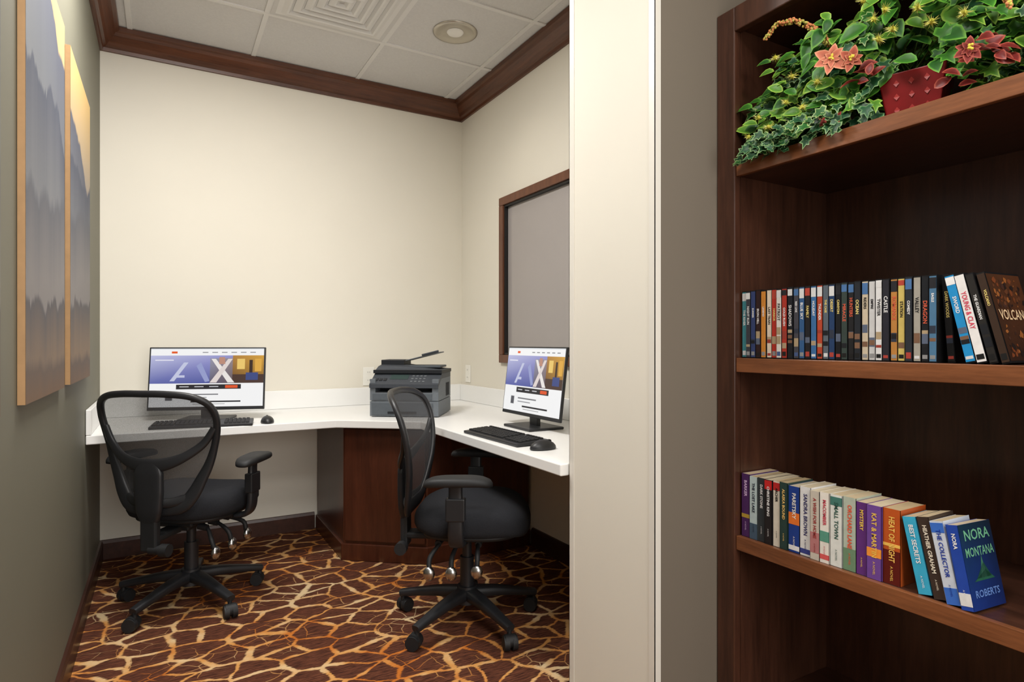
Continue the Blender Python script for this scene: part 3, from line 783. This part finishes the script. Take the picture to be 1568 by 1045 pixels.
# ------------------------------------------------------------------ plant
e=empty('potted_artificial_plant',(1.56,0.775,1.677))
O=Vector((1.56,0.775,1.677));R=random.Random(11)
b_=MB()
def sq(h,r): return [(-r,-r,h),(r,-r,h),(r,r,h),(-r,r,h)]
V=sq(0,0.050)+sq(0.115,0.068)+sq(0.115,0.062)+sq(0.10,0.058)
F=[(3,2,1,0)]+[(i,(i+1)%4,4+(i+1)%4,4+i) for i in range(4)]+[(4+i,4+(i+1)%4,8+(i+1)%4,8+i) for i in range(4)]+[(8+i,8+(i+1)%4,12+(i+1)%4,12+i) for i in range(4)]+[(12,13,14,15)]
Tr=Matrix.Rotation(math.radians(18),4,'Z')
b_.raw(V,F,0,(140,20,24),Tr)
for zz in (0.03,0.06,0.09):
    for k in range(4):
        a=k*math.pi/2
        for q in (-0.03,0,0.03):
            rr_=0.050+0.018*zz/0.115+0.0012
            Tq=Tr@Matrix.Rotation(a,4,'Z')
            b_.poly([(q-0.006,-rr_,zz),(q,-rr_-0.0005,zz-0.008),(q+0.006,-rr_,zz),(q,-rr_-0.0005,zz+0.008)],0,(178,44,40),Tq)
b_.build('pot',[M['vc']],e,bevel=0.003)
def leafT(p,nrm,dirv):
    nrm=nrm.normalized();dirv=(dirv-nrm*dirv.dot(nrm)).normalized();s=dirv.cross(nrm)
    return Matrix(((s.x,dirv.x,nrm.x,p.x),(s.y,dirv.y,nrm.y,p.y),(s.z,dirv.z,nrm.z,p.z),(0,0,0,1)))
def leaf(mb,T,L,kind,c0,c1):
    if kind=='ivy':
        pts=[(0,0),(0.28,-0.12),(0.46,0.12),(0.27,0.30),(0.40,0.60),(0.16,0.62),(0,1.0),(-0.16,0.62),(-0.40,0.60),(-0.27,0.30),(-0.46,0.12),(-0.28,-0.12)]
        ctr=(0,0.32)
    else:
        pts=[(0,0),(0.17,0.10),(0.29,0.33),(0.27,0.58),(0.14,0.84),(0,1.0),(-0.14,0.84),(-0.27,0.58),(-0.29,0.33),(-0.17,0.10)]
        ctr=(0,0.45)
    def z(x,y): return -0.35*(y-0.4)**2*1.0+abs(x)*0.28
    n=len(pts)
    V=[(x*L,y*L,z(x,y)*L) for x,y in pts]
    inn=[(ctr[0]+(x-ctr[0])*0.72,ctr[1]+(y-ctr[1])*0.72) for x,y in pts]
    V+=[(x*L,y*L,z(x,y)*L) for x,y in inn];V.append((0,ctr[1]*L,z(0,ctr[1])*L))
    F=[(i,(i+1)%n,n+(i+1)%n,n+i) for i in range(n)]+[(n+i,n+(i+1)%n,2*n) for i in range(n)]
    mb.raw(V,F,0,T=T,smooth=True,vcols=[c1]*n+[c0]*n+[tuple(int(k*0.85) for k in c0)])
OUT=[(1.175,1.85),(1.07,1.94),(0.98,1.97),(0.89,1.965),(0.81,2.01),(0.74,2.02),(0.67,2.01),(0.61,1.98),(0.52,1.92),(0.44,1.83)]
def topz(y):
    for i in range(len(OUT)-1):
        a,c=OUT[i],OUT[i+1]
        if c[0]<=y<=a[0]:
            t=(a[0]-y)/(a[0]-c[0]);return a[1]+(c[1]-a[1])*t
    return 1.75
lb=MB();st=MB()
def rp(y0_,y1_,lo,hi,xa,xb):
    y_=R.uniform(y0_,y1_);tz=topz(y_);z_=1.69+(tz-1.69)*R.uniform(lo,hi);x_=R.uniform(xa,xb)
    return Vector((x_,y_,z_))
def ok(p):
    if 0.685<p.y<0.80 and p.z<1.79 and p.x<1.60: return False
    if p.z<1.70 and p.x>1.41: return False
    return True
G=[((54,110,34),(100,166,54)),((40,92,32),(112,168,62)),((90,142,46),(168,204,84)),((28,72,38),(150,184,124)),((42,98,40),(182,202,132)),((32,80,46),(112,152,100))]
cen=Vector((1.58,0.80,1.76))
def put(p,L,kind,cc):
    out=(p-cen)
    nrm=Vector((-1.0+R.uniform(-.5,.5),R.uniform(-.6,.6)-0.3,0.5+R.uniform(-.5,.6)))
    d=Vector((R.uniform(-.4,.1),out.y*4+R.uniform(-.6,.6),R.uniform(-.9,.5)))
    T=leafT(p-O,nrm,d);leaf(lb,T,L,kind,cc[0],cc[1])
for k in range(480): # ivy, mostly left
    p=rp(0.80,1.15,0,0.88,1.43,1.60)
    if p.y>1.04 and p.z>1.82+(1.17-p.y)*0.6: continue
    if ok(p): put(p,R.uniform(0.026,0.042),'ivy',R.choice(G[1:6]))
for k in range(90): # trailing over the shelf edge
    y_=R.uniform(0.86,1.15);p=Vector((R.uniform(1.385,1.41),y_,R.uniform(1.675,1.73) - (0.0 if y_<1.0 else R.uniform(0,0.03))))
    put(p,R.uniform(0.024,0.038),'ivy',R.choice(G[3:6]))
for k in range(400): # big bright leaves in centre / right
    p=rp(0.45,0.92,0.25,1.0,1.45,1.68)
    if ok(p): put(p,R.uniform(0.042,0.074),'oval',R.choice(G[0:3]))
for k in range(170):
    p=rp(0.44,0.70,0.0,0.85,1.44,1.6)
    if ok(p): put(p,R.uniform(0.028,0.05),'ivy',R.choice(G[0:4]))
for k in range(250):
    p=rp(0.88,1.14,0.2,1.0,1.42,1.58)
    if p.y>1.08 and p.z>1.86: continue
    if ok(p): put(p,R.uniform(0.034,0.060),'oval',R.choice(G[0:3]+[G[2]]))
for (yy_,zz_,nn_) in [(0.62,1.77,10),(0.835,1.80,6),(0.90,1.705,6),(0.57,1.74,6),(0.66,1.72,4)]:
    for k in range(nn_):
        p=Vector((1.425+R.uniform(0,.03),yy_+R.uniform(-.03,.03),zz_+R.uniform(-.02,.02)))
        put(p,R.uniform(0.03,0.048),'oval',((116,36,32),(182,88,70)))
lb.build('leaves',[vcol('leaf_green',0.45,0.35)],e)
for k in range(60):
    p=rp(0.53,1.14,0.0,0.9,1.45,1.6)
    if not ok(p): continue
    a=Vector((1.56,0.80+R.uniform(-.03,.03),1.78));m_=(a+p)/2+Vector((0,0,0.05))
    st.sweep([a-O,m_-O,p-O],0.0015,sub=4,n=5,col=(70,96,40))
def spike(pts,c0,c1,r=0.008):
    P=[Vector(p)-O for p in pts]
    st.sweep(P,0.002,sub=6,n=6,col=(110,120,50))
    for i in range(len(P)-1):
        for j in range(60):
            t=(i+R.random());q=P[i].lerp(P[i+1],t-i)
            f=1-0.5*(t/(len(P)-1));o=Vector((R.gauss(0,1),R.gauss(0,1),R.gauss(0,1))).normalized()*r*f
            st.ell(q+o,(0.0030,0.0030,0.0036),0,R.choice([c0,c1]),nu=6,nv=4)
spike([(1.45,0.91,1.89),(1.43,0.945,1.95),(1.42,0.995,1.995),(1.41,1.045,2.005),(1.41,1.08,1.98)],(204,132,84),(186,176,90))
spike([(1.44,0.60,1.89),(1.41,0.572,1.895),(1.40,0.545,1.86),(1.40,0.53,1.80)],(196,190,90),(206,140,90))
for (yy_,zz_) in [(1.045,1.915),(1.02,1.79),(1.10,1.775),(1.0,1.85),(1.07,1.74),(0.815,1.955),(0.75,1.965),(0.765,1.91),(0.725,1.93),(0.70,1.885),(0.685,1.92),(0.655,1.89),(0.75,1.86),(0.79,1.90),(0.64,1.92),(0.97,1.76),(0.93,1.81),(1.13,1.73),(0.61,1.83),(0.67,1.84),(0.78,1.85)]:
    c=Vector((1.405+R.uniform(0,.01),yy_,zz_))-O
    st.ell(c,(0.006,0.006,0.006),0,(186,180,70),nu=8,nv=6)
    for k in range(50):
        d=Vector((R.gauss(0,1),R.gauss(0,1),R.gauss(0,1))).normalized();u=d.orthogonal().normalized()*0.0018
        st.raw([c+d*0.004+u,c+d*0.004-u,c+d*R.uniform(0.011,0.020)],[(0,1,2)],0,R.choice([(216,208,110),(190,192,84),(232,224,150)]))
def poin(c,r,ca,cb):
    c=Vector(c)-O;ax=Vector((-1,-0.55,0.0)).normalized()
    for ringi,(nn,rr_) in enumerate([(6,r),(5,r*0.6)]):
        for k in range(nn):
            a=2*math.pi*k/nn+ringi*0.4+R.uniform(-.2,.2);u=ax.orthogonal().normalized();w=ax.cross(u)
            d=u*math.cos(a)+w*math.sin(a)+ax*(0.15+0.4*ringi)+Vector((0,0,-0.15))
            leaf(st,leafT(c+ax*0.004*ringi,ax-d*0.25,d),rr_*R.uniform(0.75,1.2),'oval',ca,cb)
    for k in range(6): st.ell(c+ax*0.012+Vector((0,R.uniform(-.006,.006),R.uniform(-.006,.006))),(0.003,0.003,0.003),0,(220,200,80),nu=6,nv=4)
poin((1.40,0.885,1.845),0.044,(196,112,88),(216,156,122))
poin((1.415,0.845,1.83),0.030,(170,84,64),(200,138,104))
poin((1.405,0.60,1.75),0.026,(124,44,40),(176,92,74))
st.build('flowers_and_stems',[vcol('petal',0.6,0.2)],e)

# ------------------------------------------------------------------ lights
def area(name,loc,size,power,rot=(0,0,0),col=(1,0.97,0.93),sy=None):
    l=bpy.data.lights.new(name,'AREA');l.energy=power;l.size=size;l.color=col
    if sy: l.shape='RECTANGLE';l.size_y=sy
    o=bpy.data.objects.new(name,l);sc.collection.objects.link(o);o.location=loc;o.rotation_euler=rot
    return o
mT,nt,bb=base_mat('troffer_lens');bb.inputs['Emission Color'].default_value=(1,0.97,0.93,1);bb.inputs['Emission Strength'].default_value=1.0
def troffer(cx,cy,power):
    e=empty('ceiling_light_panel',(cx,cy,ZC))
    b_=MB();b_.box((-0.285,-0.285,-0.010),(0.285,0.285,-0.002));b_.build('lens',[mT],e)
    b_=MB();ring(b_,0,0,0.298,-0.007,0.285,-0.013);b_.build('frame',[M['tbar']],e)
    area('ceiling_light_panel_lamp',(cx,cy,ZC-0.02),0.55,power)
troffer(0.151,2.38,45)
troffer(0.151,0.55,28)
troffer(0.761,-0.67,27)
area('rear_fill_light',(0.7,YR+0.15,1.5),1.8,66,(math.pi/2,0,0),(1,0.985,0.96),1.8)  # added soft fill behind the camera, the rear wall has no window
sp=bpy.data.lights.new('downlight_spot','SPOT');sp.energy=6;sp.spot_size=math.radians(120);sp.spot_blend=0.9;sp.color=(1,0.9,0.76);sp.shadow_soft_size=0.05
o=bpy.data.objects.new('downlight_spot',sp);sc.collection.objects.link(o);o.location=(1.366,2.99,ZC-0.03)
w=bpy.data.worlds.new('world');sc.world=w;w.use_nodes=True;w.node_tree.nodes['Background'].inputs[0].default_value=(0.5,0.5,0.5,1);w.node_tree.nodes['Background'].inputs[1].default_value=0.3

# ------------------------------------------------------------------ camera
cd=bpy.data.cameras.new('camera');cam=bpy.data.objects.new('camera',cd);sc.collection.objects.link(cam)
cam.location=(0,0,H);cam.rotation_euler=(math.pi/2,0,-math.radians(29.9))
cd.sensor_width=36;cd.lens=36*929/1568;cd.shift_y=0.0016;cd.clip_start=0.02
sc.camera=cam
